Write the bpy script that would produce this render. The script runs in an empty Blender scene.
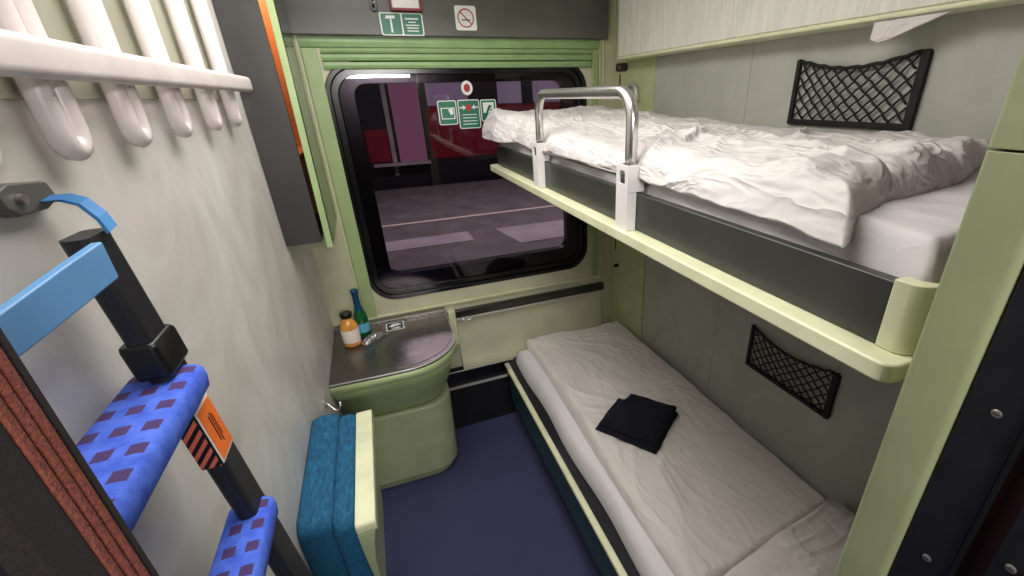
import bpy, bmesh, math, random
from mathutils import Vector, Matrix, noise
random.seed(7)
SC = bpy.context.scene
COL = SC.collection
PI = math.pi

# ------------------------------------------------------------------ materials
def lin(c):
    out = []
    for v in c[:3]:
        v = v / 255.0
        out.append(v / 12.92 if v <= 0.04045 else ((v + 0.055) / 1.055) ** 2.4)
    return tuple(out) + (1.0,)

class NT:
    def __init__(self, name):
        self.m = bpy.data.materials.new(name); self.m.use_nodes = True
        self.t = self.m.node_tree; self.n = self.t.nodes; self.l = self.t.links
        self.b = self.n['Principled BSDF']; self.out = self.n['Material Output']
    def node(self, kind, **kw):
        n = self.n.new(kind)
        for k, v in kw.items():
            if k in n.inputs: n.inputs[k].default_value = v
            else: setattr(n, k, v)
        return n
    def coord(self, scale=(1, 1, 1), loc=(0, 0, 0)):
        tc = self.n.new('ShaderNodeTexCoord'); mp = self.n.new('ShaderNodeMapping')
        mp.inputs['Scale'].default_value = scale; mp.inputs['Location'].default_value = loc
        self.l.new(tc.outputs['Object'], mp.inputs['Vector']); return mp.outputs['Vector']
    def noise(self, vec, scale=5, detail=4, rough=0.55, dist=0.0):
        n = self.node('ShaderNodeTexNoise'); n.inputs['Scale'].default_value = scale
        n.inputs['Detail'].default_value = detail; n.inputs['Roughness'].default_value = rough
        n.inputs['Distortion'].default_value = dist
        self.l.new(vec, n.inputs['Vector']); return n.outputs['Fac']
    def ramp(self, fac, stops):
        r = self.n.new('ShaderNodeValToRGB'); e = r.color_ramp.elements
        while len(e) < len(stops): e.new(0.5)
        for i, (p, c) in enumerate(stops): e[i].position = p; e[i].color = c
        self.l.new(fac, r.inputs['Fac']); return r.outputs['Color']
    def bump(self, fac, strength=0.2, dist=0.01):
        b = self.n.new('ShaderNodeBump'); b.inputs['Strength'].default_value = strength
        b.inputs['Distance'].default_value = dist
        self.l.new(fac, b.inputs['Height']); self.l.new(b.outputs['Normal'], self.b.inputs['Normal'])
    def set(self, col=None, rough=None, metal=None, **kw):
        if col is not None: self.b.inputs['Base Color'].default_value = lin(col)
        if rough is not None: self.b.inputs['Roughness'].default_value = rough
        if metal is not None: self.b.inputs['Metallic'].default_value = metal
        for k, v in kw.items(): self.b.inputs[k.replace('_', ' ')].default_value = v
        return self
    def math(self, op, a, b=None):
        n = self.n.new('ShaderNodeMath'); n.operation = op
        for i, v in enumerate((a, b)):
            if v is None: continue
            if isinstance(v, (int, float)): n.inputs[i].default_value = v
            else: self.l.new(v, n.inputs[i])
        return n.outputs[0]

def plain(name, col, rough=0.5, metal=0.0, var=0.06, vs=12, bump=0.0, bs=200, scale=(1, 1, 1), bd=0.001, **kw):
    t = NT(name); t.set(col, rough, metal, **kw)
    v = t.coord(scale)
    if var > 0:
        f = t.noise(v, vs, 5)
        lo = tuple(max(0, c * (1 - var)) for c in col); hi = tuple(min(255, c * (1 + var)) for c in col)
        t.l.new(t.ramp(f, [(0.3, lin(lo)), (0.7, lin(hi))]), t.b.inputs['Base Color'])
    if bump > 0: t.bump(t.noise(v, bs, 3), bump, bd)
    return t.m

def laminate(name, c1, c2, rough, seams=(), seam_axis=1, seamcol=(120, 120, 112), scale=(1, 1, 1), bump=0.0, vs=3.0):
    t = NT(name); t.set(c1, rough)
    v = t.coord(scale)
    f = t.noise(v, vs, 7, 0.62, 1.6)
    col = t.ramp(f, [(0.32, lin(c1)), (0.68, lin(c2))])
    if seams:
        tc = t.n.new('ShaderNodeTexCoord'); sp = t.n.new('ShaderNodeSeparateXYZ'); t.l.new(tc.outputs['Object'], sp.inputs[0])
        m = None
        for s in seams:
            d = t.math('LESS_THAN', t.math('ABSOLUTE', t.math('SUBTRACT', sp.outputs[seam_axis], s)), 0.0012)
            m = d if m is None else t.math('MAXIMUM', m, d)
        mx = t.n.new('ShaderNodeMixRGB'); t.l.new(m, mx.inputs[0]); t.l.new(col, mx.inputs[1]); mx.inputs[2].default_value = lin(seamcol)
        col = mx.outputs[0]
    t.l.new(col, t.b.inputs['Base Color'])
    if bump: t.bump(t.noise(v, 60, 4), bump, 0.001)
    return t.m

M = {}
M['wall_left'] = laminate('wall_left', (206, 202, 193), (234, 231, 226), 0.33, seams=(1.60,), seamcol=(150, 148, 140), scale=(1, 1, 0.8))
M['wall_right'] = laminate('wall_right', (168, 170, 161), (184, 185, 176), 0.42, seams=(1.34,), seamcol=(112, 114, 106))
M['cream'] = plain('cream_paint', (206, 208, 168), 0.38, var=0.04, bump=0.05, bs=90)
M['cream_rail'] = plain('cream_rail', (224, 226, 190), 0.35, var=0.04, bump=0.04, bs=60)
M['wall_back'] = plain('wall_back_paint', (196, 195, 166), 0.32, var=0.05, vs=5, bump=0.03, bs=60)
M['green'] = plain('pale_green_enamel', (156, 176, 124), 0.34, var=0.05, vs=8, bump=0.04, bs=80)
M['cab_green'] = plain('cabinet_green', (170, 188, 136), 0.34, var=0.04, vs=8, bump=0.03, bs=80)
M['green_grey'] = plain('sage_enamel', (176, 186, 144), 0.36, var=0.04, vs=8, bump=0.03, bs=80)
M['blind'] = plain('green_blind_fabric', (136, 168, 112), 0.4, var=0.05)
M['post'] = plain('jamb_sage', (146, 153, 116), 0.4, var=0.03, vs=10)
M['grey_panel'] = plain('charcoal_panel', (92, 91, 84), 0.38, var=0.07, vs=7, bump=0.05, bs=120)
M['fascia'] = plain('berth_fascia', (58, 59, 56), 0.36, var=0.08, vs=9, bump=0.06, bs=150)
M['net'] = plain('black_net', (7, 7, 8), 0.7, var=0.2)
M['black'] = plain('black_rubber', (14, 14, 15), 0.42, var=0.2)
M['black_gloss'] = plain('black_gloss', (12, 12, 13), 0.2, var=0.2)
M['black_plate'] = plain('black_plate', (22, 22, 26), 0.45, var=0.25, vs=30, bump=0.08, bs=300)
M['dark'] = plain('dark_recess', (22, 24, 28), 0.6, var=0.2)
M['chrome'] = plain('chrome', (214, 212, 208), 0.27, 0.92, var=0.05)
M['alu'] = plain('satin_aluminium', (206, 202, 198), 0.42, 0.35, var=0.05)
M['teal'] = plain('teal_panel', (40, 74, 76), 0.4, var=0.08)
M['rack_shade'] = plain('olive_grey_shade', (158, 157, 138), 0.45, var=0.06, vs=5)  # wall shade behind the luggage rack, put into a colour
M['cab'] = plain('cabinet_charcoal', (54, 52, 51), 0.38, var=0.07, vs=7, bump=0.05, bs=120)
M['pilaster'] = plain('pale_green_pilaster', (186, 194, 150), 0.4, var=0.04)
M['orange'] = plain('orange_interior', (186, 112, 62), 0.45, var=0.12, vs=9, scale=(1, 1, 0.3))
M['white_tube'] = plain('white_tube', (222, 212, 210), 0.32, var=0.04, bump=0.04, bs=120)
M['white'] = plain('white_paint', (232, 228, 226), 0.4, var=0.03)
M['sign_green'] = plain('sign_green', (28, 112, 82), 0.35, var=0.05)
M['sign_white'] = plain('sign_white', (226, 232, 226), 0.35, var=0.02)
M['sign_red'] = plain('sign_red', (176, 46, 48), 0.35, var=0.05)
M['red'] = plain('red_plastic', (128, 30, 34), 0.4, var=0.08)
M['ceiling'] = plain('ceiling_paint', (206, 204, 194), 0.6, var=0.04)
M['wood'] = plain('dark_wood', (64, 30, 24), 0.45, var=0.2, vs=6, scale=(6, 6, 0.5))
M['blackfuzz'] = plain('black_pile', (30, 24, 23), 0.95, var=0.5, vs=900, bump=0.8, bs=1400, bd=0.002)
M['brush'] = plain('brown_brush', (116, 60, 48), 0.9, var=0.22, vs=500, bump=0.7, bs=900, bd=0.002)
M['ladder'] = plain('ladder_black', (34, 35, 40), 0.38, var=0.1, bump=0.05, bs=200)
M['clamp'] = plain('clamp_black', (16, 16, 17), 0.35, var=0.2, bump=0.12, bs=160)
M['skyblue'] = plain('light_blue_plastic', (106, 160, 214), 0.45, var=0.05)
M['strap_blue'] = plain('blue_strap', (44, 112, 168), 0.7, var=0.1, bump=0.3, bs=500)
M['or_label'] = plain('orange_label', (244, 118, 44), 0.4, var=0.06)
M['seal_red'] = plain('seal_dark_red', (46, 16, 15), 0.6, var=0.2)
M['screw'] = plain('screw_steel', (170, 160, 156), 0.3, 0.8, var=0.1)
M['navy'] = plain('navy_fleece', (6, 6, 24), 1.0, var=0.25, vs=60, bump=0.4, bs=500)
M['juice'] = plain('orange_juice', (222, 156, 74), 0.18, var=0.12, vs=40)
M['glass_green'] = plain('green_bottle_glass', (22, 92, 46), 0.12, var=0.1)
M['foil_blue'] = plain('blue_foil', (24, 84, 128), 0.35, 0.5, var=0.1)
M['label_white'] = plain('label_white', (236, 226, 214), 0.5, var=0.04)
M['label_blue'] = plain('label_blue', (96, 172, 204), 0.5, var=0.06)
M['jar_lid'] = plain('black_lid', (20, 18, 18), 0.3, var=0.1)
M['foil'] = plain('silver_foil', (190, 190, 188), 0.28, 0.9, var=0.15, vs=60, bump=0.5, bs=120, bd=0.003)
M['berth_panel'] = laminate('berth_panel', (212, 212, 200), (232, 232, 220), 0.5, scale=(3, 10, 1.2), bump=0.2, vs=4)
M['outer_wall'] = plain('train_dark', (26, 20, 26), 0.5, var=0.2)
M['outer_red'] = plain('train_red', (132, 18, 34), 0.4, var=0.1)
M['platform'] = plain('platform_asphalt', (112, 106, 104), 0.8, var=0.12, vs=3, bump=0.2, bs=60)
M['platform_light'] = plain('platform_slab', (176, 166, 168), 0.75, var=0.06, vs=3)
M['platform_line'] = plain('platform_line', (226, 208, 190), 0.7, var=0.05)
M['steel_dark'] = plain('dark_polished_steel', (74, 72, 66), 0.22, 0.8, var=0.1, scale=(1, 6, 6))
M['track'] = plain('track_gravel', (60, 54, 54), 0.95, var=0.4, vs=20)

def steel():
    t = NT('brushed_steel'); t.set((128, 124, 120), 0.3, 0.9)
    v = t.coord((3, 30, 3))
    f = t.noise(v, 14, 5)
    t.l.new(t.ramp(f, [(0.3, lin((108, 104, 100))), (0.75, lin((142, 138, 134)))]), t.b.inputs['Base Color'])
    t.l.new(t.ramp(t.noise(t.coord((1, 1, 1)), 6, 4), [(0.3, (0.22,) * 3 + (1,)), (0.7, (0.38,) * 3 + (1,))]), t.b.inputs['Roughness'])
    return t.m
M['steel'] = steel()

def carpet():
    t = NT('navy_carpet'); t.set((52, 52, 88), 0.98)
    v = t.coord()
    f = t.noise(v, 340, 4, 0.7); g = t.noise(v, 5, 4)
    c = t.ramp(f, [(0.3, lin((44, 44, 74))), (0.52, lin((68, 68, 108))), (0.75, lin((108, 106, 146)))])
    mx = t.n.new('ShaderNodeMixRGB'); mx.blend_type = 'MULTIPLY'; mx.inputs[0].default_value = 0.35
    t.l.new(c, mx.inputs[1]); t.l.new(t.ramp(g, [(0.3, (0.6, 0.6, 0.6, 1)), (0.7, (1, 1, 1, 1))]), mx.inputs[2])
    t.l.new(mx.outputs[0], t.b.inputs['Base Color']); t.bump(f, 0.6, 0.003); return t.m
M['carpet'] = carpet()

def linen(name, col, b=0.25, crease=0.5):
    t = NT(name); t.set(col, 0.85)
    v = t.coord(); f = t.noise(v, 24, 5, 0.5, 0.3)
    t.l.new(t.ramp(t.noise(v, 4, 3), [(0.3, lin(tuple(c * 0.97 for c in col))), (0.7, lin(col))]), t.b.inputs['Base Color'])
    mp = t.n.new('ShaderNodeMapping'); t.l.new(v, mp.inputs['Vector']); mp.inputs['Rotation'].default_value = (0, 0, .55); mp.inputs['Scale'].default_value = (1, .38, 1)
    def rid(sc, p, dist):
        n = t.noise(mp.outputs['Vector'], sc, 2, 0.5, dist)
        a = t.math('ABSOLUTE', t.math('SUBTRACT', t.math('MULTIPLY', n, 2.0), 1.0))
        return t.math('POWER', t.math('SUBTRACT', 1.0, t.math('MINIMUM', t.math('MULTIPLY', a, 2.2), 1.0)), p)
    h = t.math('ADD', t.math('MULTIPLY', rid(9, 2.0, .5), crease), t.math('MULTIPLY', rid(21, 1.6, .8), crease * .55))
    h = t.math('ADD', h, t.math('MULTIPLY', f, b))
    t.bump(h, 0.75, 0.012)
    t.b.inputs['Sheen Weight'].default_value = 0.15
    return t.m
M['linen'] = linen('white_linen', (222, 217, 215), .3, .75)
M['linen2'] = linen('white_linen_sheet', (222, 218, 220), 0.12, .16)
M['linen_low'] = linen('cream_white_linen', (224, 218, 212), .2, .4)

def velour():
    t = NT('blue_velour'); t.set((18, 86, 124), 0.85)
    v = t.coord((1, 0.25, 2)); f = t.noise(v, 130, 4, 0.7)
    t.l.new(t.ramp(f, [(0.3, lin((8, 62, 94))), (0.55, lin((20, 92, 130))), (0.8, lin((48, 122, 158)))]), t.b.inputs['Base Color'])
    t.bump(f, 0.4, 0.002); return t.m
M['velour'] = velour()

def tread():
    # blue pile carpet with a printed grid of dull violet squares
    t = NT('blue_tread_carpet'); t.set((64, 98, 222), 0.9)
    v = t.coord(); f = t.noise(v, 40, 4, 0.6)
    base = t.ramp(f, [(0.3, lin((52, 84, 206))), (0.7, lin((92, 128, 240)))])
    tc = t.n.new('ShaderNodeTexCoord'); sp = t.n.new('ShaderNodeSeparateXYZ'); t.l.new(tc.outputs['Object'], sp.inputs[0])
    def cell(o, size, width, off):
        fr = t.math('FRACT', t.math('DIVIDE', t.math('ADD', o, off), size))
        return t.math('LESS_THAN', fr, width)
    a = cell(sp.outputs[0], 0.0262, 0.56, 20 * 0.0262 + 0.0205)
    b = cell(sp.outputs[1], 0.0370, 0.44, 20 * 0.0370 + 0.0290)
    m = t.math('MULTIPLY', a, b)
    mx = t.n.new('ShaderNodeMixRGB'); t.l.new(m, mx.inputs[0]); t.l.new(base, mx.inputs[1]); mx.inputs[2].default_value = lin((74, 52, 104))
    t.l.new(mx.outputs[0], t.b.inputs['Base Color']); t.bump(t.noise(v, 400, 3), 0.4, 0.001); return t.m
M['tread'] = tread()

def stripes():
    t = NT('label_stripes'); t.set((226, 110, 84), 0.45)
    tc = t.n.new('ShaderNodeTexCoord'); sp = t.n.new('ShaderNodeSeparateXYZ'); t.l.new(tc.outputs['Object'], sp.inputs[0])
    d = t.math('SUBTRACT', t.math('MULTIPLY', sp.outputs[2], 1.0), t.math('MULTIPLY', sp.outputs[0], 1.3))
    m = t.math('LESS_THAN', t.math('FRACT', t.math('DIVIDE', t.math('ADD', d, 5.0), 0.0165)), 0.5)
    mx = t.n.new('ShaderNodeMixRGB'); t.l.new(m, mx.inputs[0]); mx.inputs[1].default_value = lin((232, 118, 92)); mx.inputs[2].default_value = lin((28, 14, 16))
    t.l.new(mx.outputs[0], t.b.inputs['Base Color']); return t.m
M['stripes'] = stripes()

def emit(name, col, s):
    t = NT(name); t.set((0, 0, 0), 0.6)
    t.b.inputs['Emission Color'].default_value = lin(col); t.b.inputs['Emission Strength'].default_value = s; return t.m
M['purple_lit'] = emit('lit_purple_window', (130, 112, 136), 0.7)
M['pink_lit'] = emit('lit_pink_door', (150, 96, 124), 0.5)
M['lamp'] = emit('lamp_diffuser', (255, 248, 238), 3.0)
M['cab_lamp'] = emit('cabinet_lamp', (255, 214, 160), 9.0)

def pane():
    t = NT('tinted_window_glass'); t.n.remove(t.b)
    tr = t.n.new('ShaderNodeBsdfTransparent'); tr.inputs[0].default_value = (0.80, 0.76, 0.80, 1)
    gl = t.n.new('ShaderNodeBsdfGlossy'); gl.inputs['Roughness'].default_value = 0.02; gl.inputs['Color'].default_value = (0.8, 0.76, 0.82, 1)
    fr = t.n.new('ShaderNodeFresnel'); fr.inputs[0].default_value = 1.45
    mx = t.n.new('ShaderNodeMixShader'); t.l.new(fr.outputs[0], mx.inputs[0]); t.l.new(tr.outputs[0], mx.inputs[1]); t.l.new(gl.outputs[0], mx.inputs[2])
    t.l.new(mx.outputs[0], t.out.inputs['Surface']); return t.m
M['pane'] = pane()
def mirror():
    t = NT('mirror_glass'); t.set((26, 28, 26), 0.15, 0.0); return t.m
M['mirror'] = mirror()

# ------------------------------------------------------------------ mesh helpers
def link_mesh(name, bm, mat, parent=None, smooth=False, bevel=0, seg=3, mats=None):
    me = bpy.data.meshes.new(name)
    bmesh.ops.recalc_face_normals(bm, faces=bm.faces[:])
    bm.to_mesh(me); bm.free()
    for m in (mats or [mat]): me.materials.append(m)
    o = bpy.data.objects.new(name, me); COL.objects.link(o)
    if parent is not None: o.parent = parent; o.matrix_parent_inverse = Matrix.Identity(4)
    if smooth:
        for p in me.polygons: p.use_smooth = True
    if bevel:
        b = o.modifiers.new('bevel', 'BEVEL'); b.width = bevel; b.segments = seg; b.limit_method = 'ANGLE'; b.angle_limit = math.radians(35)
        b.harden_normals = True
        for p in me.polygons: p.use_smooth = True
    return o

def box(bm, x0, x1, y0, y1, z0, z1, mi=0):
    vs = [bm.verts.new((x, y, z)) for x in (x0, x1) for y in (y0, y1) for z in (z0, z1)]
    for q in ((0, 1, 3, 2), (4, 6, 7, 5), (0, 4, 5, 1), (2, 3, 7, 6), (0, 2, 6, 4), (1, 5, 7, 3)):
        f = bm.faces.new([vs[i] for i in q]); f.material_index = mi
    return vs

def B(name, mat, x0, x1, y0, y1, z0, z1, parent=None, bevel=0.0, seg=3):
    bm = bmesh.new(); box(bm, x0, x1, y0, y1, z0, z1)
    return link_mesh(name, bm, M[mat] if isinstance(mat, str) else mat, parent, bevel=bevel, seg=seg)

def BB(name, mat, boxes, parent=None, bevel=0.0):
    bm = bmesh.new()
    for b in boxes: box(bm, *b)
    return link_mesh(name, bm, M[mat], parent, bevel=bevel)

def prism(bm, pts, axis, a0, a1):
    """polygon pts (u,v) extruded along axis (0 x: u=y v=z | 1 y: u=x v=z | 2 z: u=x v=y)"""
    def P(u, v, a):
        return (a, u, v) if axis == 0 else ((u, a, v) if axis == 1 else (u, v, a))
    A = [bm.verts.new(P(u, v, a0)) for u, v in pts]; Bv = [bm.verts.new(P(u, v, a1)) for u, v in pts]
    n = len(pts)
    bm.faces.new(A); bm.faces.new(list(reversed(Bv)))
    for i in range(n): bm.faces.new((A[i], A[(i + 1) % n], Bv[(i + 1) % n], Bv[i]))

def rrect(x0, x1, y0, y1, r, n=8):
    pts = []
    for cx, cy, a0 in ((x1 - r, y1 - r, 0), (x0 + r, y1 - r, PI / 2), (x0 + r, y0 + r, PI), (x1 - r, y0 + r, 1.5 * PI)):
        for i in range(n + 1):
            a = a0 + PI / 2 * i / n; pts.append((cx + r * math.cos(a), cy + r * math.sin(a)))
    return pts

def ring_prism(bm, outer, inner, axis, a0, a1):
    def P(u, v, a):
        return (a, u, v) if axis == 0 else ((u, a, v) if axis == 1 else (u, v, a))
    n = len(outer)
    O0 = [bm.verts.new(P(u, v, a0)) for u, v in outer]; I0 = [bm.verts.new(P(u, v, a0)) for u, v in inner]
    O1 = [bm.verts.new(P(u, v, a1)) for u, v in outer]; I1 = [bm.verts.new(P(u, v, a1)) for u, v in inner]
    for i in range(n):
        j = (i + 1) % n
        bm.faces.new((O0[i], O0[j], I0[j], I0[i])); bm.faces.new((O1[i], I1[i], I1[j], O1[j]))
        bm.faces.new((O0[i], O1[i], O1[j], O0[j])); bm.faces.new((I0[i], I0[j], I1[j], I1[i]))

def tube(bm, path, r, n=10, cap=True, mi=0):
    path = [Vector(p) for p in path]
    rs = r if isinstance(r, (list, tuple)) else [r] * len(path)
    rings = []; prev = None
    for i, p in enumerate(path):
        t = (path[min(i + 1, len(path) - 1)] - path[max(i - 1, 0)]).normalized()
        if prev is None:
            a = Vector((0, 0, 1)) if abs(t.z) < 0.9 else Vector((1, 0, 0)); u = t.cross(a).normalized()
        else:
            u = (prev - t * prev.dot(t)).normalized()
        prev = u; w = t.cross(u)
        rings.append([bm.verts.new(p + (u * math.cos(2 * PI * k / n) + w * math.sin(2 * PI * k / n)) * rs[i]) for k in range(n)])
    for a, b in zip(rings, rings[1:]):
        for k in range(n):
            f = bm.faces.new((a[k], a[(k + 1) % n], b[(k + 1) % n], b[k])); f.material_index = mi
    if cap: bm.faces.new(list(reversed(rings[0]))); bm.faces.new(rings[-1])

def lathe(bm, prof, c=(0, 0, 0), n=24):
    rings = []
    for r, z in prof:
        rings.append([bm.verts.new((c[0] + r * math.cos(2 * PI * k / n), c[1] + r * math.sin(2 * PI * k / n), c[2] + z)) for k in range(n)])
    for a, b in zip(rings, rings[1:]):
        for k in range(n): bm.faces.new((a[k], a[(k + 1) % n], b[(k + 1) % n], b[k]))
    bm.faces.new(list(reversed(rings[0]))); bm.faces.new(rings[-1])

def loft(bm, loops, cap0=True, cap1=True):
    R = [[bm.verts.new(p) for p in lp] for lp in loops]; n = len(loops[0])
    for a, b in zip(R, R[1:]):
        for k in range(n): bm.faces.new((a[k], a[(k + 1) % n], b[(k + 1) % n], b[k]))
    if cap0: bm.faces.new(list(reversed(R[0])))
    if cap1: bm.faces.new(R[-1])

def T(name, label, cat, loc=(0, 0, 0), group=None):
    o = bpy.data.objects.new(name, None); o.empty_display_size = 0.05; COL.objects.link(o)
    o.location = loc; o['label'] = label; o['category'] = cat
    if group: o['group'] = group
    return o
def under(root, *objs):
    """parent parts that were built in room coordinates"""
    for o in objs:
        o.parent = root; o.matrix_parent_inverse = Matrix.Translation(-Vector(root.location))
    return objs[0] if len(objs) == 1 else objs
def tag(o, label, cat, group=None):
    o['label'] = label; o['category'] = cat
    if group: o['group'] = group
    return o
def S(o, label=None, cat=None):
    o['kind'] = 'structure'
    if label: o['label'] = label
    if cat: o['category'] = cat
    return o

# ------------------------------------------------------------------ dimensions (metres)
YW = 2.30      # inner face of window wall
XL, XR = -0.34, 1.255
ZC = 2.52
YF0, YF1 = 0.10, 0.232   # door partition
CZ = 1.875

# ------------------------------------------------------------------ the room
S(B('floor', 'carpet', -1.6, XR + 0.04, -1.0, YW + 0.04, -0.06, 0.0), 'dark navy pile carpet floor', 'floor')
S(B('ceiling', 'ceiling', -1.6, XR + 0.04, -1.0, YW + 0.04, ZC, ZC + 0.05), 'off white compartment ceiling', 'ceiling')
S(B('wall_left', 'wall_left', XL - 0.05, XL, YF1, YW, 0, ZC), 'pale grey mottled laminate wall behind the ladder', 'wall')
S(B('wall_right', 'wall_right', XR, XR + 0.05, -1.0, YW + 0.04, 0, ZC), 'grey laminate wall behind the two berths', 'wall')
# window wall with its opening
WX0, WX1, WZ0, WZ1 = -0.135, 1.087, 0.918, 2.02
bm = bmesh.new()
oo = [(XL, 0), (XR, 0), (XR, ZC), (XL, ZC)]
inner = rrect(WX0, WX1, WZ0, WZ1, 0.13, 8)
def outer_match(inner, x0, x1, z0, z1):
    cx, cz = (x0 + x1) / 2, (z0 + z1) / 2; out = []
    n = len(inner) // 4
    corners = [(x1, z1), (x0, z1), (x0, z0), (x1, z0)]
    for q in range(4):
        a = corners[q]
        for i in range(n):
            t = i / (n - 1)
            if q == 0: p = (x1, a[1]) if t >= .5 else (x1, z1); out.append((x1, z1))
            else: out.append(a)
    return out
# build as four slabs around a rounded hole
def wall_with_hole(name, mat, x0, x1, z0, z1, hx0, hx1, hz0, hz1, r, ya, yb):
    bm = bmesh.new(); n = 8
    pts = rrect(hx0, hx1, hz0, hz1, r, n)
    def face(lst): bm.faces.new([bm.verts.new((u, ya, v)) for u, v in lst])
    q = n + 1
    seg = [pts[i * q:(i + 1) * q] for i in range(4)]
    face([(x1, hz1 - r)] + seg[0] + [(hx1 - r, z1), (x1, z1)])
    face([(hx0 + r, z1)] + seg[1] + [(x0, hz1 - r), (x0, z1)])
    face([(x0, hz0 + r)] + seg[2] + [(hx0 + r, z0), (x0, z0)])
    face([(hx1 - r, z0)] + seg[3] + [(x1, hz0 + r), (x1, z0)])
    face([(x0, hz0 + r), (hx0, hz0 + r), (hx0, hz1 - r), (x0, hz1 - r)])
    face([(hx1, hz0 + r), (x1, hz0 + r), (x1, hz1 - r), (hx1, hz1 - r)])
    face([(hx0 + r, z0), (hx1 - r, z0), (hx1 - r, hz0), (hx0 + r, hz0)])
    face([(hx0 + r, hz1), (hx1 - r, hz1), (hx1 - r, z1), (hx0 + r, z1)])
    bmesh.ops.remove_doubles(bm, verts=bm.verts[:], dist=1e-5)
    g = bmesh.ops.extrude_face_region(bm, geom=bm.faces[:])
    for v in g['geom']:
        if isinstance(v, bmesh.types.BMVert): v.co.y = yb
    return link_mesh(name, bm, M[mat])
bm.free()
S(wall_with_hole('wall_back', 'wall_back', XL - 0.05, XR + 0.05, 0, ZC, WX0, WX1, WZ0, WZ1, 0.13, YW, YW + 0.07), 'cream window wall of the compartment', 'wall')
# door partition
DX0, DX1 = -0.165, 0.56
S(BB('wall_front', 'wood', [(-1.6, -0.60, YF0, YF1, 0, ZC), (DX1, XR, YF0, YF1, 0, ZC), (-0.60, DX1, YF0, YF1, 2.12, ZC)]), 'partition wall around the compartment door', 'wall')
S(B('wall_corridor', 'wood', -1.6, XR, -1.0, -0.95, 0, ZC), 'corridor side wall behind the viewer', 'wall')
S(B('wall_corridor_end', 'wood', -1.65, -1.6, -1.0, YF0, 0, ZC), 'corridor end wall', 'wall')

# sliding door leaf, half pushed into its pocket, and its edge brushes
dr = T('sliding_door', 'dark sliding door at the left edge with brown ribbed brush seal', 'door', (-0.40, 0.21, 0.0))
under(dr, B('door_leaf', 'black_plate', -0.595, -0.162, 0.196, 0.231, 0.01, 2.11, bevel=0.002))
bm = bmesh.new()
for (ya, yb) in ((0.2275, 0.2330), (0.188, 0.2085)): box(bm, -0.162, -0.150, ya, yb, 0.01, 2.11)
bs = link_mesh('black_pile_seal', bm, M['blackfuzz'], bevel=0.0015); under(dr, bs)
bm = bmesh.new()
for k in range(3):
    y = 0.2115 + k * 0.0064
    prism(bm, rrect(-0.162, -0.1492, y - 0.0029, y + 0.0029, 0.0022, 3), 2, 0.01, 2.11)
o = link_mesh('brown_brush_strip', bm, M['brush']); o['label'] = 'brown ribbed brush strip'; under(dr, o)

# right-hand jamb
jb = T('door_jamb', 'sage green door post with black screwed plate at the right edge', 'door frame', (0.52, 0.17, 0.0))
bm = bmesh.new(); prism(bm, rrect(0.483, 0.559, 0.176, 0.232, 0.010, 6), 2, 0, 1.821); prism(bm, rrect(0.483, 0.559, 0.176, 0.232, 0.010, 6), 2, 1.823, 2.12)
o = link_mesh('green_post', bm, M['post'], smooth=False, bevel=.0008); under(jb, o)
under(jb, B('black_plate', 'black_plate', 0.487, 0.559, 0.131, 0.1755, 0, 2.12, bevel=0.001))
under(jb, B('seal_strip', 'black', 0.484, 0.559, 0.1272, 0.1302, 0, 2.12))
under(jb, B('red_strip', 'seal_red', 0.496, 0.559, 0.108, 0.127, 0, 2.12))
under(jb, B('outer_plate', 'black_plate', 0.487, 0.559, 0.080, 0.1078, 0, 2.12, bevel=0.001))
for (y, z) in ((0.1512, 1.597), (0.1512, 1.396), (0.1512, 1.80), (0.0944, 1.455), (0.1512, 1.19)):
    bm = bmesh.new()
    tube(bm, [(0.4875, y, z), (0.4862, y, z), (0.4855, y, z)], [0.0042, 0.0042, 0.0032], 16)
    sc = link_mesh('screw', bm, M['screw'])
    bm = bmesh.new(); box(bm, 0.4851, 0.4856, y - 0.0027, y + 0.0027, z - 0.0005, z + 0.0005)
    sl = link_mesh('screw_slot', bm, M['dark']); under(jb, sc)
    sl.parent = sc

# ------------------------------------------------------------------ window
win = bpy.data.objects.new('window_1', None); COL.objects.link(win); win.location = (0.48, YW, 0.92); S(win, 'black rubber framed carriage window', 'window')
bm = bmesh.new()
n = 8
ring_prism(bm, rrect(WX0 + .001, WX1 - .001, WZ0 + .001, WZ1 - .001, 0.129, n), rrect(WX0 + .022, WX1 - .022, WZ0 + .022, WZ1 - .022, 0.11, n), 1, YW - 0.004, YW + 0.07)
ring_prism(bm, rrect(WX0 + .022, WX1 - .022, WZ0 + .022, WZ1 - .022, 0.11, n), rrect(WX0 + .05, WX1 - .05, WZ0 + .05, WZ1 - .05, 0.09, n), 1, YW + 0.012, YW + 0.075)
ring_prism(bm, rrect(WX0 + .05, WX1 - .05, WZ0 + .05, WZ1 - .05, 0.09, n), rrect(WX0 + .115, WX1 - .118, WZ0 + .128, WZ1 - .085, 0.05, n), 1, YW + 0.030, YW + 0.08)
under(win, link_mesh('rubber_frame', bm, M['black_gloss'], bevel=0.003))
bm = bmesh.new(); prism(bm, rrect(WX0 + .05, WX1 - .05, WZ0 + .05, WZ1 - .05, 0.09, n), 1, YW + 0.022, YW + 0.028)
under(win, link_mesh('glass_pane', bm, M['pane']))

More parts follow.
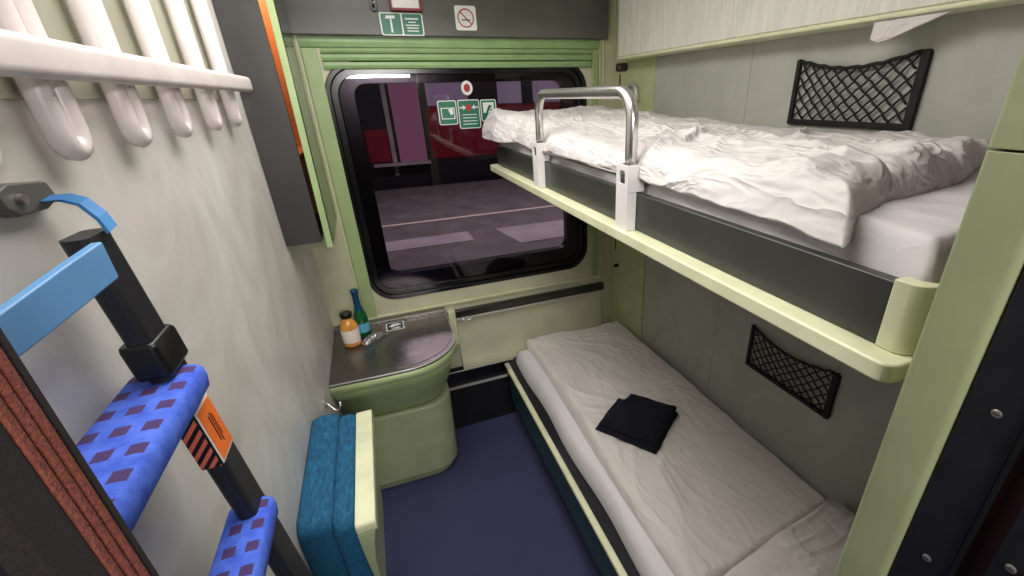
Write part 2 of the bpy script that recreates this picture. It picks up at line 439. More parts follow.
# blind housing and guides
rb = T('roller_blind', 'green ribbed roller blind rolled up above the window', 'blind', (0.5, YW, 2.0))
BY = YW - 0.0005
bm = bmesh.new()
for (za, zb, d) in ((2.070, 2.110, 0.010), (2.048, 2.068, 0.016), (2.020, 2.046, 0.020), (1.990, 2.018, 0.016)):
    prism(bm, [(BY, za), (BY - d, za + 0.002), (BY - d - 0.003, (za + zb) / 2), (BY - d, zb - 0.002), (BY, zb)], 0, -0.115 if za < 2.06 else -0.186, 1.105 if za < 2.06 else 1.15)
under(rb, link_mesh('blind_ribs', bm, M['blind']))
bm = bmesh.new(); prism(bm, rrect(-0.186, -0.128, 0.845, 2.069, 0.004, 2), 1, BY - 0.012, BY)
under(rb, link_mesh('guide_rail', bm, M['green'], bevel=0.004))
bm = bmesh.new(); prism(bm, rrect(1.112, 1.150, 0.848, 2.069, 0.016, 5), 1, BY - 0.009, BY)
under(rb, link_mesh('guide_rail', bm, M['green'], bevel=0.004))
S(BB('trim_1', 'cream', [(1.156, 1.164, YW - 0.008, YW, 0.84, 2.12), (1.176, 1.184, YW - 0.008, YW, 0.84, 2.12)], bevel=0.003), 'slim cream ribs right of the window', 'trim')
S(B('trim_2', 'cream', -0.199, -0.191, YW - 0.008, YW, 0.84, 2.12, bevel=0.003), 'slim cream rib left of the window', 'trim')

# overhead panel
S(B('trim_3', 'grey_panel', XL + 0.001, 1.190, 2.262, YW - 0.001, 2.112, ZC - 0.002, bevel=0.004), 'charcoal overhead panel above the window', 'panel')
YP = 2.262

# ---- signs
def plate(name, mat, cx, cz, w, h, y, parent=None, r=0.006, d=0.0012, rot=0.0):
    bm = bmesh.new(); pts = rrect(-w / 2, w / 2, -h / 2, h / 2, r, 4)
    c, s = math.cos(rot), math.sin(rot)
    prism(bm, [(cx + u * c - v * s, cz + u * s + v * c) for u, v in pts], 1, y - d, y)
    return link_mesh(name, bm, M[mat], parent)
def flatpoly(name, mat, polys, y, d=0.0006):
    bm = bmesh.new()
    for p in polys: prism(bm, p, 1, y - d, y)
    return link_mesh(name, bm, M[mat])
def bar(x0, z0, x1, z1, w):
    dx, dz = x1 - x0, z1 - z0; L = math.hypot(dx, dz); nx, nz = -dz / L * w / 2, dx / L * w / 2
    return [(x0 + nx, z0 + nz), (x1 + nx, z1 + nz), (x1 - nx, z1 - nz), (x0 - nx, z0 - nz)]

k = (YP) / YW
hx, hz = 0.222 * k, 2.154 + 0.0
hz = CZ + (2.158 - CZ) * k
sg = T('emergency_hammer_sign', 'green emergency hammer sign on the charcoal panel above the window', 'sign', (hx, YP, hz))
w, h = 0.172, 0.082
under(sg, plate('sign_border', 'sign_white', hx, hz, w, h, YP - 0.0002, r=0.008))
under(sg, plate('sign_field', 'sign_green', hx - w * .25 + .001, hz, w / 2 - .008, h - .008, YP - 0.0014, r=0.005, d=.0008))
under(sg, plate('sign_field', 'sign_green', hx + w * .25 - .001, hz, w / 2 - .008, h - .008, YP - 0.0014, r=0.005, d=.0008))
under(sg, flatpoly('hammer_symbol', 'sign_white', [bar(hx - .043, hz - .030, hx - .043, hz + .022, .007), [(hx - .064, hz + .018), (hx - .060, hz + .030), (hx - .026, hz + .030), (hx - .026, hz + .020), (hx - .040, hz + .020)]], YP - 0.0023))
under(sg, flatpoly('printed_lines', 'sign_white', [bar(hx + .014, hz + .020, hx + .068, hz + .020, .005), bar(hx + .026, hz + .008, hx + .056, hz + .008, .004), bar(hx + .014, hz - .003, hx + .068, hz - .003, .004), bar(hx + .018, hz - .013, hx + .064, hz - .013, .004), bar(hx + .018, hz - .024, hx + .064, hz - .024, .004)], YP - 0.0023))

nx_, nz_ = 0.4965 * k, CZ + (2.187 - CZ) * k
ns = T('no_smoking_sign', 'white no smoking sign with red crossed circle on the charcoal panel', 'sign', (nx_, YP, nz_))
under(ns, plate('sign_plate', 'sign_white', nx_, nz_, 0.092, 0.092, YP - .0002, r=.009))
bm = bmesh.new(); N = 32
cir = lambda r: [(nx_ + r * math.cos(2 * PI * i / N), nz_ + r * math.sin(2 * PI * i / N)) for i in range(N)]
ring_prism(bm, cir(.036), cir(.031), 1, YP - .0020, YP - .0014); prism(bm, bar(nx_ - .023, nz_ + .023, nx_ + .023, nz_ - .023, .005), 1, YP - .0020, YP - .0014)
under(ns, link_mesh('prohibition_ring', bm, M['sign_red']))
under(ns, flatpoly('cigarette_symbol', 'black', [bar(nx_ - .020, nz_ - .007, nx_ + .018, nz_ - .007, .004)], YP - .0022))

hc = T('hammer_case', 'dark red framed emergency hammer case above the green sign', 'case', (0.247, YP, 2.21))
bm = bmesh.new(); ring_prism(bm, rrect(.180, .306, 2.199, 2.290, .006, 3), rrect(.189, .297, 2.209, 2.280, .003, 3), 1, YP - .022, YP - .0002)
under(hc, link_mesh('red_frame', bm, M['red'], bevel=.002))
under(hc, B('case_back', 'alu', .189, .297, YP - .006, YP - .0003, 2.209, 2.280))
bh = T('coat_hook', 'black coat hook beside the red hammer case', 'hook', (0.118, YP, 2.20))
bm = bmesh.new(); prism(bm, rrect(.103, .133, 2.195, 2.285, .014, 5), 1, YP - .006, YP - .0003)
under(bh, link_mesh('hook_plate', bm, M['black_gloss'], bevel=.002))
bm = bmesh.new(); tube(bm, [(.118, YP - .005, 2.25), (.118, YP - .022, 2.235), (.118, YP - .032, 2.215), (.118, YP - .040, 2.225)], .005, 8)
under(bh, link_mesh('hook_arm', bm, M['chrome'], smooth=True))

# stickers on the pane
GY = YW + 0.0215
kk = GY / YW
def wpt(x, z): return (x * kk, CZ + (z - CZ) * kk)
cx, cz = wpt(.468, 1.909)
st = T('window_button_sticker', 'round white sticker with red centre on the window glass', 'sticker', (cx, GY, cz))
bm = bmesh.new(); prism(bm, [(cx + .027 * math.cos(2 * PI * i / 28), cz + .031 * math.sin(2 * PI * i / 28)) for i in range(28)], 1, GY - .0008, GY)
under(st, link_mesh('white_disc', bm, M['sign_white']))
bm = bmesh.new(); prism(bm, [(cx + .015 * math.cos(2 * PI * i / 28), cz + .018 * math.sin(2 * PI * i / 28)) for i in range(28)], 1, GY - .0014, GY - .0009)
under(st, link_mesh('red_dot', bm, M['sign_red']))
def sticker(cx, cz, w, h, label):
    cx, cz = wpt(cx, cz)
    s = T('escape_window_sticker', label, 'sticker', (cx, GY, cz), 'green emergency exit stickers on the window')
    under(s, plate('sticker_border', 'sign_white', cx, cz, w, h, GY, r=.009, d=.0008))
    under(s, plate('sticker_field', 'sign_green', cx, cz, w - .008, h - .008, GY - .0009, r=.006, d=.0005))
    return s, cx, cz
s, cx, cz = sticker(.366, 1.806, .088, .106, 'leftmost green window sticker with small framed arrow picture')
bm = bmesh.new(); ring_prism(bm, rrect(cx - .031, cx + .033, cz - .028, cz + .022, .002, 2), rrect(cx - .027, cx + .029, cz - .024, cz + .018, .002, 2), 1, GY - .0019, GY - .0015)
prism(bm, [(cx + .002, cz + .014), (cx + .024, cz + .020), (cx + .026, cz - .004), (cx + .014, cz - .012)], 1, GY - .0019, GY - .0015)
under(s, link_mesh('window_symbol', bm, M['sign_white']))
s, cx, cz = sticker(.467, 1.796, .104, .128, 'tall middle green window sticker with red hammer point and arrows')
under(s, flatpoly('arrows_symbol', 'sign_white', [bar(cx - .044, cz + .030, cx - .026, cz + .030, .006), [(cx - .028, cz + .042), (cx - .014, cz + .030), (cx - .028, cz + .018)], bar(cx + .044, cz + .030, cx + .026, cz + .030, .006), [(cx + .028, cz + .042), (cx + .014, cz + .030), (cx + .028, cz + .018)]] + [bar(cx - .034, cz - .002 - i * .014, cx + .036, cz - .002 - i * .014, .0035) for i in range(4)], GY - .0015))
bm = bmesh.new(); prism(bm, [(cx + .013 * math.cos(2 * PI * i / 20), cz + .030 + .015 * math.sin(2 * PI * i / 20)) for i in range(20)], 1, GY - .0020, GY - .0015)
under(s, link_mesh('red_dot', bm, M['sign_red']))
s, cx, cz = sticker(.562, 1.809, .078, .098, 'rightmost green window sticker with escaping figure symbol')
under(s, flatpoly('window_symbol', 'sign_white', [[(cx - .027, cz - .010), (cx + .027, cz - .010), (cx + .027, cz + .036), (cx - .027, cz + .036)], bar(cx - .012, cz - .034, cx + .006, cz - .008, .008)], GY - .0015))
under(s, flatpoly('figure_symbol', 'sign_green', [bar(cx - .010, cz - .010, cx + .004, cz + .016, .010), bar(cx + .0, cz + .018, cx + .014, cz + .018, .012), bar(cx + .004, cz + .004, cx + .018, cz + .002, .005)], GY - .0022))

# ------------------------------------------------------------------ below the window
S(B('trim_4', 'cream', XL + .001, 1.19, YW - 0.012, YW, 0.835, 0.848, bevel=.003), 'cream moulding under the window', 'trim')
rl = T('window_ledge', 'narrow dark metal ledge with cream end under the window', 'ledge', (0.72, YW, .765))
under(rl, B('ledge_top', 'steel_dark', .264, 1.184, YW - .034, YW - .0005, .757, .800, bevel=.004))
under(rl, B('ledge_lip', 'alu', .264, 1.178, YW - .038, YW - .0005, .748, .7565, bevel=.0015))
under(rl, B('end_bracket', 'cream', .222, .262, YW - .05, YW - .0005, .60, .812, bevel=.006))
hk = T('bottle_opener_pull', 'small chrome pull fixed to the ledge beside the sink unit', 'handle', (.325, YW - .04, .74))
bm = bmesh.new(); y = YW - .0385
tube(bm, [(.296, y, .768), (.297, y - .016, .756), (.308, y - .018, .748), (.332, y - .018, .748), (.345, y - .016, .756), (.346, y, .768)], .0045, 8)
under(hk, link_mesh('pull_bar', bm, M['chrome'], smooth=True))
# heater cover
bm = bmesh.new()
prof = [(YW - .0005, .747), (YW - .010, .747), (YW - .012, .60), (YW - .016, .54), (YW - .030, .480), (YW - .052, .446), (YW - .052, .428), (YW - .0005, .428)]
prism(bm, prof, 0, .2635, 1.18)
hcv = T('heater_cover', 'beige metal heater cover with black vent strip below the window', 'heater', (.6, YW, .0))
under(hcv, link_mesh('cover_panel', bm, M['wall_back'], bevel=.006))
under(hcv, B('vent_strip', 'black_plate', .15, .56, YW - .012, YW - .0005, .302, .427))
bm = bmesh.new()
for i in range(26): box(bm, .30 + i * .0085, .304 + i * .0085, YW - .016, YW - .0121, .335, .40)
under(hcv, link_mesh('vent_grille', bm, M['black']))
bm = bmesh.new(); box(bm, .15, .56, YW - .030, YW - .0005, .294, .3015); box(bm, .15, .56, YW - .055, YW - .050, .424, .430)
under(hcv, link_mesh('steel_edging', bm, M['alu']))
under(hcv, B('kick_panel', 'dark', .14, .56, YW - .022, YW - .0005, 0.002, .2935))

# ------------------------------------------------------------------ wash unit
def outline(fy, rx, r, z, n=12, back=YW - 0.055):
    pts = [(XL + .002, back, z), (XL + .002, fy + (0.012 if True else 0), z)]
    pts.append((rx - r - .12, fy + .002, z))
    for i in range(n + 1):
        a = -PI / 2 + PI / 2 * i / n
        pts.append((rx - r + r * math.cos(a), fy + r + r * math.sin(a), z))
    pts.append((rx, back, z)); return pts
wu = T('wash_cabinet', 'green curved wash cabinet with folding steel table top below the window', 'cabinet', (-.06, 2.05, 0))
bm = bmesh.new()
loft(bm, [outline(1.747, .208, .235, .806), outline(1.745, .209, .235, .812), outline(1.749, .207, .233, .8185)])
under(wu, link_mesh('steel_top', bm, M['steel'], bevel=.002))
bm = bmesh.new()  # thin bright bead round the edge
o1 = outline(1.747, .208, .235, .8175)
tube(bm, [Vector(p) for p in o1[1:]], .0028, 6)
under(wu, link_mesh('edge_bead', bm, M['alu'], smooth=True))
bm = bmesh.new()  # lid over the basin, a shallow raised panel
N = 20
pts = [(-.07, 1.775), (.0, 1.772)]
for i in range(N + 1):
    a = -PI / 2 + PI / 2 * i / N; pts.append((-.02 + .212 * math.cos(a), 1.775 + .215 + .212 * math.sin(a)))
pts += [(.190, 2.08), (.175, 2.115), (.14, 2.130), (.05, 2.128)] + [(-.02 - .080 * math.sin(PI / 2 * i / 8), 2.04 + .085 * math.cos(PI / 2 * i / 8)) for i in range(9)] + [(-.102, 1.95), (-.092, 1.85)]
prism(bm, pts, 2, .8186, .8206)
under(wu, link_mesh('basin_lid', bm, M['steel'], bevel=.0012))
bm = bmesh.new(); box(bm, XL + .002, .212, YW - .055, YW - .0125, .806, .835)
under(wu, link_mesh('back_upstand', bm, M['steel'], bevel=.003))
bm = bmesh.new()
loft(bm, [outline(1.762, .203, .22, .762), outline(1.744, .211, .23, .775), outline(1.744, .209, .235, .790), outline(1.746, .210, .23, .8055)])
under(wu, link_mesh('green_rim', bm, M['cab_green'], smooth=True))
bm = bmesh.new()
loft(bm, [outline(1.940, .128, .14, .482), outline(1.932, .132, .14, .50), outline(1.86, .165, .17, .60), outline(1.80, .188, .20, .70), outline(1.778, .196, .21, .7615)])
under(wu, link_mesh('upper_body', bm, M['cab_green'], smooth=True))
bm = bmesh.new()
loft(bm, [outline(1.928, .140, .125, .052), outline(1.922, .144, .125, .06), outline(1.915, .150, .13, .462), outline(1.918, .148, .13, .474), outline(1.928, .142, .125, .4815)])
under(wu, link_mesh('lower_door', bm, M['green_grey'], smooth=False, bevel=0.004))
bm = bmesh.new(); loft(bm, [outline(1.955, .118, .11, .001), outline(1.950, .120, .11, .0515)])
under(wu, link_mesh('plinth', bm, M['green_grey'], bevel=.003))
stk = T('wash_hands_sticker', 'small black and white sticker with rinsing hands on the steel top', 'sticker', (-.075, 2.165, .8187))
bm = bmesh.new(); prism(bm, rrect(-.096, -.008, 2.150, 2.240, .004, 2), 2, .8188, .8196); under(stk, link_mesh('sticker_border', bm, M['sign_white']))
bm = bmesh.new(); prism(bm, rrect(-.090, -.014, 2.157, 2.233, .003, 2), 2, .8197, .8202); under(stk, link_mesh('sticker_field', bm, M['black']))
bm = bmesh.new()
for P in ([(-.086, 2.196), (-.062, 2.222), (-.032, 2.218), (-.019, 2.200), (-.045, 2.194), (-.066, 2.182)], [(-.076, 2.166), (-.038, 2.180), (-.022, 2.170), (-.040, 2.161)]): prism(bm, P, 2, .8203, .8207)
under(stk, link_mesh('hands_symbol', bm, M['sign_white']))

# bottles
def bottle(name, label, cat, x, y, prof, mat, extra):
    t = T(name, label, cat, (x, y, .8188))
    bm = bmesh.new(); lathe(bm, prof, (x, y, .8188)); under(t, link_mesh('bottle_glass', bm, M[mat], smooth=True))
    for nm, pr, mt in extra:
        bm = bmesh.new(); lathe(bm, pr, (x, y, .8188)); o = link_mesh(nm, bm, M[mt], smooth=True)
        e = o.modifiers.new('edge', 'EDGE_SPLIT'); e.split_angle = math.radians(50); under(t, o)
    return t
bottle('juice_bottle', 'small orange juice bottle with black lid on the steel top', 'bottle', -.248, 2.085,
       [(.031, 0), (.037, .005), (.039, .014), (.039, .095), (.036, .112), (.025, .132), (.0215, .144), (.0215, .150)], 'juice',
       [('paper_label', [(.0393, .024), (.0396, .025), (.0396, .088), (.0393, .089)], 'label_white'), ('lid', [(.025, .146), (.0262, .148), (.0262, .166), (.024, .169)], 'jar_lid')])
bottle('wine_bottle', 'slim green wine bottle with blue neck foil on the steel top', 'bottle', -.196, 2.150,
       [(.026, 0), (.0315, .005), (.0320, .100), (.029, .122), (.018, .148), (.0145, .160), (.0145, .165)], 'glass_green',
       [('paper_label', [(.0322, .032), (.0325, .033), (.0325, .078), (.0322, .079)], 'label_blue'), ('neck_foil', [(.0200, .144), (.0165, .158), (.0152, .175), (.0152, .228), (.0172, .230), (.0172, .246), (.0155, .249)], 'foil_blue')])
# crumpled foil packet
bm = bmesh.new(); bmesh.ops.create_grid(bm, x_segments=24, y_segments=14, size=0.5)
top = bm.verts[:]
for v in top:
    u, w = v.co.x, v.co.y
    e = max(0, 1 - (2 * abs(u)) ** 4) * max(0, 1 - (2 * abs(w)) ** 4)
    hgt = .003 + .019 * e * (0.65 + .9 * abs(noise.noise(Vector((u * 7, w * 6, 3)))))
    a = math.radians(38); X, Y_ = u * .125, w * .058
    v.co = Vector((-.158 + X * math.cos(a) - Y_ * math.sin(a), 2.100 + X * math.sin(a) + Y_ * math.cos(a), .8188 + hgt))
g = bmesh.ops.extrude_face_region(bm, geom=bm.faces[:])
for v in g['geom']:
    if isinstance(v, bmesh.types.BMVert): v.co.z = .8190
tag(link_mesh('foil_packet', bm, M['foil'], smooth=False), 'crumpled silver foil packet beside the two bottles', 'wrapper')

# ------------------------------------------------------------------ mirror cabinet
mc = T('mirror_cabinet', 'tall charcoal wall cabinet with orange interior and ajar mirror door', 'cabinet', (-.28, 1.98, 1.41))
CT = 2.505
bm = bmesh.new()
box(bm, XL + .001, -.225, 1.772, 1.787, 1.41, CT); box(bm, XL + .001, -.225, 2.20, 2.215, 1.41, CT); box(bm, XL + .001, -.225, 1.788, 2.199, 1.41, 1.425)
under(mc, link_mesh('cabinet_shell', bm, M['cab'], bevel=.001))
bm = bmesh.new(); box(bm, XL + .001, XL + .004, 1.788, 2.199, 1.426, CT); box(bm, -.330, -.228, 1.7875, 1.790, 1.426, CT); box(bm, XL + .004, -.230, 1.790, 2.199, 1.70, 1.708)
box(bm, XL + .004, -.229, 2.1965, 2.1990, 1.426, CT)
under(mc, link_mesh('orange_lining', bm, M['orange']))
bm = bmesh.new()
def shear_box(bm, pts):
    vs = [bm.verts.new(p) for p in pts]
    for q in ((0, 1, 3, 2), (4, 6, 7, 5), (0, 4, 5, 1), (2, 3, 7, 6), (0, 2, 6, 4), (1, 5, 7, 3)): bm.faces.new([vs[i] for i in q])
def doorbox(y0, y1, o0, o1, dz0=0, dz1=0):
    def xx(y, z, o):
        near = (2.215 - y) / (2.215 - 1.765); gap = .006 + .009 * (z - 1.39) / 0.8
        return -.218 + gap * near + o
    return [(xx(y, z, o), y, z) for o in (o0, o1) for y in (y0, y1) for z in (1.388 + dz0, CT - dz1)]
shear_box(bm, doorbox(1.765, 2.215, 0, .020)); dj = link_mesh('mirror_door', bm, M['green'], bevel=.0015); dj['label'] = 'pale green edged mirror door'; under(mc, dj)
bm = bmesh.new(); shear_box(bm, doorbox(1.783, 2.200, .0202, .0222, .02, .02)); mg = link_mesh('mirror_glass', bm, M['mirror']); mg.parent = dj
under(mc, B('cabinet_lamp', 'cab_lamp', -.320, -.26, 1.85, 2.15, 2.27, 2.285))

# ------------------------------------------------------------------ right wall pieces
pil = S(B('trim_5', 'pilaster', XR - .006, XR - .0002, 1.925, YW - .001, 0.0, ZC - .002, bevel=.002), 'pale green pilaster on the right wall beside the window', 'trim')
kn = T('berth_lock', 'small black berth lock plate on the pilaster', 'lock', (XR, 2.216, 1.986))
XP = XR - .0062
bm = bmesh.new(); prism(bm, rrect(2.165, 2.275, 1.966, 2.004, .018, 6), 0, XP - .010, XP); under(kn, link_mesh('lock_plate', bm, M['black'], bevel=.002))
bm = bmesh.new(); tube(bm, [(XP - .0102, 2.228, 1.985), (XP - .016, 2.228, 1.985)], .008, 14); under(kn, link_mesh('lock_pin', bm, M['screw']))
gr = T('grab_handle', 'grey arched grab handle on the pilaster above the upper berth', 'handle', (XR, 2.08, 1.80))
bm = bmesh.new()
pth = [(XP - .002, 2.151, 1.83), (XP - .014, 2.150, 1.845)] + [(XP - .016, 2.100 + .05 * math.cos(a), 1.86 + .045 * math.sin(a)) for a in [PI * i / 8 for i in range(9)]] + [(XP - .014, 2.050, 1.845), (XP - .002, 2.049, 1.83)]
tube(bm, pth, .010, 10); under(gr, link_mesh('handle_arch', bm, M['alu'], smooth=True))
for (y, z0, z1, lab) in ((2.243, 1.888, 1.955, 'upper black slot in the pilaster beside the lock plate'), (2.248, 1.012, 1.075, 'lower black slot in the pilaster under the upper berth')):
    bm = bmesh.new(); prism(bm, rrect(y - .006, y + .006, z0, z1, .005, 4), 0, XP - .0015, XP)
    link_mesh('keyhole_slot', bm, M['black'], pil)
bm = bmesh.new(); tube(bm, [(XP, 2.215, .925), (XP - .020, 2.215, .925), (XP - .024, 2.215, .925)], [.011, .011, .008], 14)
link_mesh('berth_stop', bm, M['black'], pil)

# net pockets
def net_pocket(name, label, z0, parent_group):
    root = T(name, label, 'net pocket', (XR, .95, z0), parent_group)
    X0 = XR - .001
    def P(u, v):  # u 0..1 from near to far, v 0..1
        z = z0 + .012 + v * (.158 - .026 * math.sin(PI * u))
        bulge = .007 + .010 * math.sin(PI * u) * (0.35 + 0.65 * v)
        return Vector((X0 - bulge, .782 + u * .342, z))
    bm = bmesh.new()
    prism(bm, rrect(-.008, .014, 0, .180, .008, 4), 0, X0 - .013, X0)
    for v in bm.verts: v.co.y += .768; v.co.z += z0 - .006
    near = link_mesh('frame_post', bm, M['net'], bevel=.003)
    bm = bmesh.new(); prism(bm, rrect(1.126, 1.140, z0 - .006, z0 + .176, .006, 4), 0, X0 - .011, X0); far = link_mesh('frame_post', bm, M['net'], bevel=.003)
    bm = bmesh.new(); prism(bm, rrect(.764, 1.140, z0 - .006, z0 + .010, .007, 4), 0, X0 - .012, X0); bot = link_mesh('bottom_rail', bm, M['net'], bevel=.003)
    bm = bmesh.new(); rr = .0028
    nx, ny, sub = 9, 4.0, 22
    def strand(c, sgn):
        pts = []
        for i in range(sub + 1):
            v = i / sub; u = (c + sgn * v * ny) / nx
            if 0 <= u <= 1:
                uu = u + 0.006 * math.sin(2 * PI * (v * ny))
                pts.append(P(min(1, max(0, uu)), v))
        if len(pts) > 1: tube(bm, pts, rr, 6)
    c = -ny
    while c <= nx + .01: strand(c, 1); c += 1
    c = 0
    while c <= nx + ny + .01: strand(c, -1); c += 1
    net = link_mesh('netting', bm, M['net'], smooth=True)
    bm = bmesh.new(); tube(bm, [P(i / 20, 1.0 + .012 * math.sin(i * 2.2)) for i in range(21)], .0048, 8); cord = link_mesh('elastic_cord', bm, M['net'], smooth=True)
    under(root, near, far, bot, net, cord)
    return root
n1 = net_pocket('net_pocket', 'black net pocket on the wall above the upper berth', 1.772, 'black net pockets on the right wall')
n2 = n1.copy(); COL.objects.link(n2); n2.location = (XR, .95, .864); n2['label'] = 'black net pocket on the shaded wall above the lower berth'
for ch in list(n1.children):
    c = ch.copy(); COL.objects.link(c); c.parent = n2; c.matrix_parent_inverse = ch.matrix_parent_inverse.copy()

# ------------------------------------------------------------------ cloth helpers
def wrinkle(x, y, s=1.0, seed=0.0, ang=0.0):
    c, sn = math.cos(ang), math.sin(ang)
    u, v = x * c + y * sn, -x * sn + y * c
    w = noise.noise(Vector((u * 2.2, v * 2.2, seed))) * .35
    a = noise.noise(Vector(((u + w) * 5 * s, v * 2.0 * s, seed + 1)))
    b = noise.noise(Vector(((u + w) * 11 * s, (v - w) * 3.6 * s, seed + 5)))
    c3 = noise.noise(Vector(((u) * 22 * s, (v + w) * 9 * s, seed + 9)))
    r1 = (1 - abs(a) * 2.4); r1 = max(0, r1) ** 2.2
    r2 = (1 - abs(b) * 2.6); r2 = max(0, r2) ** 2
    return r1 * 0.55 + r2 * 0.34 + c3 * 0.10 + noise.noise(Vector((x * 3, y * 3, seed + 20))) * .5
def slab(name, mat, edge_fn, top_fn, base_fn, nu=120, nv=180, rnd=.10, smooth=True):
    """u across 0..1, v along 0..1; edge_fn(u,v)->(x,y); rounded edges"""
    bm = bmesh.new(); G = []
    for j in range(nv + 1):
        row = []
        for i in range(nu + 1):
            # cluster samples near the edges so the rounding is smooth
            u = i / nu; v = j / nv
            u = 0.5 - 0.5 * math.cos(PI * u) * (1 - 0.25 * math.sin(PI * u)); v = v
            x, y = edge_fn(u, v); zt, zb = top_fn(u, v, x, y), base_fn(u, v, x, y)
            d = min(u / rnd, (1 - u) / rnd, v / (rnd * .35), (1 - v) / (rnd * .35), 1)
            e = math.sqrt(max(0, 1 - (1 - d) ** 2))
            row.append(bm.verts.new((x, y, zb + (zt - zb) * (0.05 + 0.95 * e))))
        G.append(row)
    for j in range(nv):
        for i in range(nu): bm.faces.new((G[j][i], G[j][i + 1], G[j + 1][i + 1], G[j + 1][i]))
    # skirt + bottom
    loop = [G[0][i] for i in range(nu)] + [G[j][nu] for j in range(nv)] + [G[nv][i] for i in range(nu, 0, -1)] + [G[j][0] for j in range(nv, 0, -1)]
    bot = []
    for v in loop: bot.append(bm.verts.new((v.co.x, v.co.y, v.co.z - .004)))
    n = len(loop)
    for i in range(n): bm.faces.new((loop[i], loop[(i + 1) % n], bot[(i + 1) % n], bot[i]))
    bm.faces.new(bot)
    return link_mesh(name, bm, M[mat], smooth=smooth)

# ------------------------------------------------------------------ lower berth
lb = T('lower_berth', 'lower berth with teal front and cream edge rail along the right wall', 'berth', (.87, 1.2, 0))
under(lb, B('berth_base', 'dark', .575, 1.248, .262, 2.20, .003, .25))
under(lb, B('teal_front', 'teal', .502, .516, .262, 2.128, .235, .425, bevel=.003))
under(lb, B('berth_deck', 'black_plate', .5165, 1.248, .262, 2.235, .251, .421, bevel=.002))
bm = bmesh.new(); prism(bm, rrect(.492, .518, .4255, .447, .007, 4), 1, .262, 2.120); under(lb, link_mesh('edge_rail', bm, M['cream_rail'], bevel=.002))
under(lb, B('rail_end', 'alu', .494, .520, 2.1205, 2.20, .4255, .442, bevel=.004))
mt = slab('mattress', 'linen2', lambda u, v: (.566 + .68 * u + .006 * math.sin(v * 19) * (1 - u), .265 + 1.945 * v),
          lambda u, v, x, y: .508 + .003 * wrinkle(x, y, 1.2, 2.0), lambda u, v, x, y: .425, 60, 150, .05)
under(lb, mt)
dv_edge = lambda u, v: (.632 + (1.248 - .632) * u - .018 * (1 - u) * math.sin(v * 5.2 + .4) * .6, .665 - .05 * (1 - u) * (1 - v) + 1.535 * v + (0.03 - .05 * u) * (v > .5) * (v - .5) * 2 + .012 * math.sin(u * 7) * v)
def dv_top(u, v, x, y):
    base = .562 + .018 * u + .012 * math.sin(v * 4.2) * (1 - u)
    return base + .012 * wrinkle(x, y, 1.05, 11.0, 0.55) - .012 * (1 - u) * (v < .4)
def dv_base(u, v, x, y): return .508
tag(slab('duvet', 'linen_low', dv_edge, dv_top, dv_base, 130, 230, .055), 'off white creased duvet spread on the lower berth', 'duvet')
pw = slab('pillow', 'linen_low', lambda u, v: (.66 + .585 * u, .27 + .385 * v - .045 * (1 - u) * v), lambda u, v, x, y: .650 + .05 * u + .012 * wrinkle(x, y, 2.2, 4.0, 1.0) - .10 * max(0, (0.45 - u)) , lambda u, v, x, y: .512, 70, 70, .30)
tag(pw, 'white pillow at the door end of the lower berth', 'pillow')

# folded navy cloth
def quadcloth(corners, z0, z1, seed, n=36):
    bm = bmesh.new(); G = []
    A, Bq, Cq, D = [Vector(c) for c in corners]
    for j in range(n + 1):
        row = []
        for i in range(n + 1):
            u, v = i / n, j / n
            p = A * (1 - u) * (1 - v) + Bq * u * (1 - v) + Cq * u * v + D * (1 - u) * v
            d = min(u, 1 - u, v, 1 - v) / .12; d = min(1, d); e = math.sqrt(max(0, 1 - (1 - d) ** 2))
            x = p.x + .006 * noise.noise(Vector((p.x * 18, p.y * 18, seed))); y = p.y + .006 * noise.noise(Vector((p.x * 18, p.y * 18, seed + 4)))
            row.append(bm.verts.new((x, y, z0 + (z1 - z0) * (.15 + .85 * e) + .004 * noise.noise(Vector((x * 16, y * 16, seed))) * e)))
        G.append(row)
    for j in range(n):
        for i in range(n): bm.faces.new((G[j][i], G[j][i + 1], G[j + 1][i + 1], G[j + 1][i]))
    loop = [G[0][i] for i in range(n)] + [G[j][n] for j in range(n)] + [G[n][i] for i in range(n, 0, -1)] + [G[j][0] for j in range(n, 0, -1)]
    bot = [bm.verts.new((v.co.x, v.co.y, z0)) for v in loop]; m = len(loop)
    for i in range(m): bm.faces.new((loop[i], loop[(i + 1) % m], bot[(i + 1) % m], bot[i]))
    bm.faces.new(bot); return bm
BZ = .004
fc = T('folded_blanket', 'small folded navy blue fleece blanket lying on the lower duvet', 'blanket', (.85, 1.30, .58))
under(fc, link_mesh('lower_fold', quadcloth([(.660, 1.325, 0), (.815, 1.100, 0), (1.032, 1.262, 0), (.835, 1.458, 0)], .578, .612, 1.0), M['navy'], smooth=True))
under(fc, link_mesh('upper_fold', quadcloth([(.672, 1.318, 0), (.818, 1.112, 0), (1.022, 1.264, 0), (.888, 1.428, 0)], .6121, .640, 6.0), M['navy'], smooth=True))

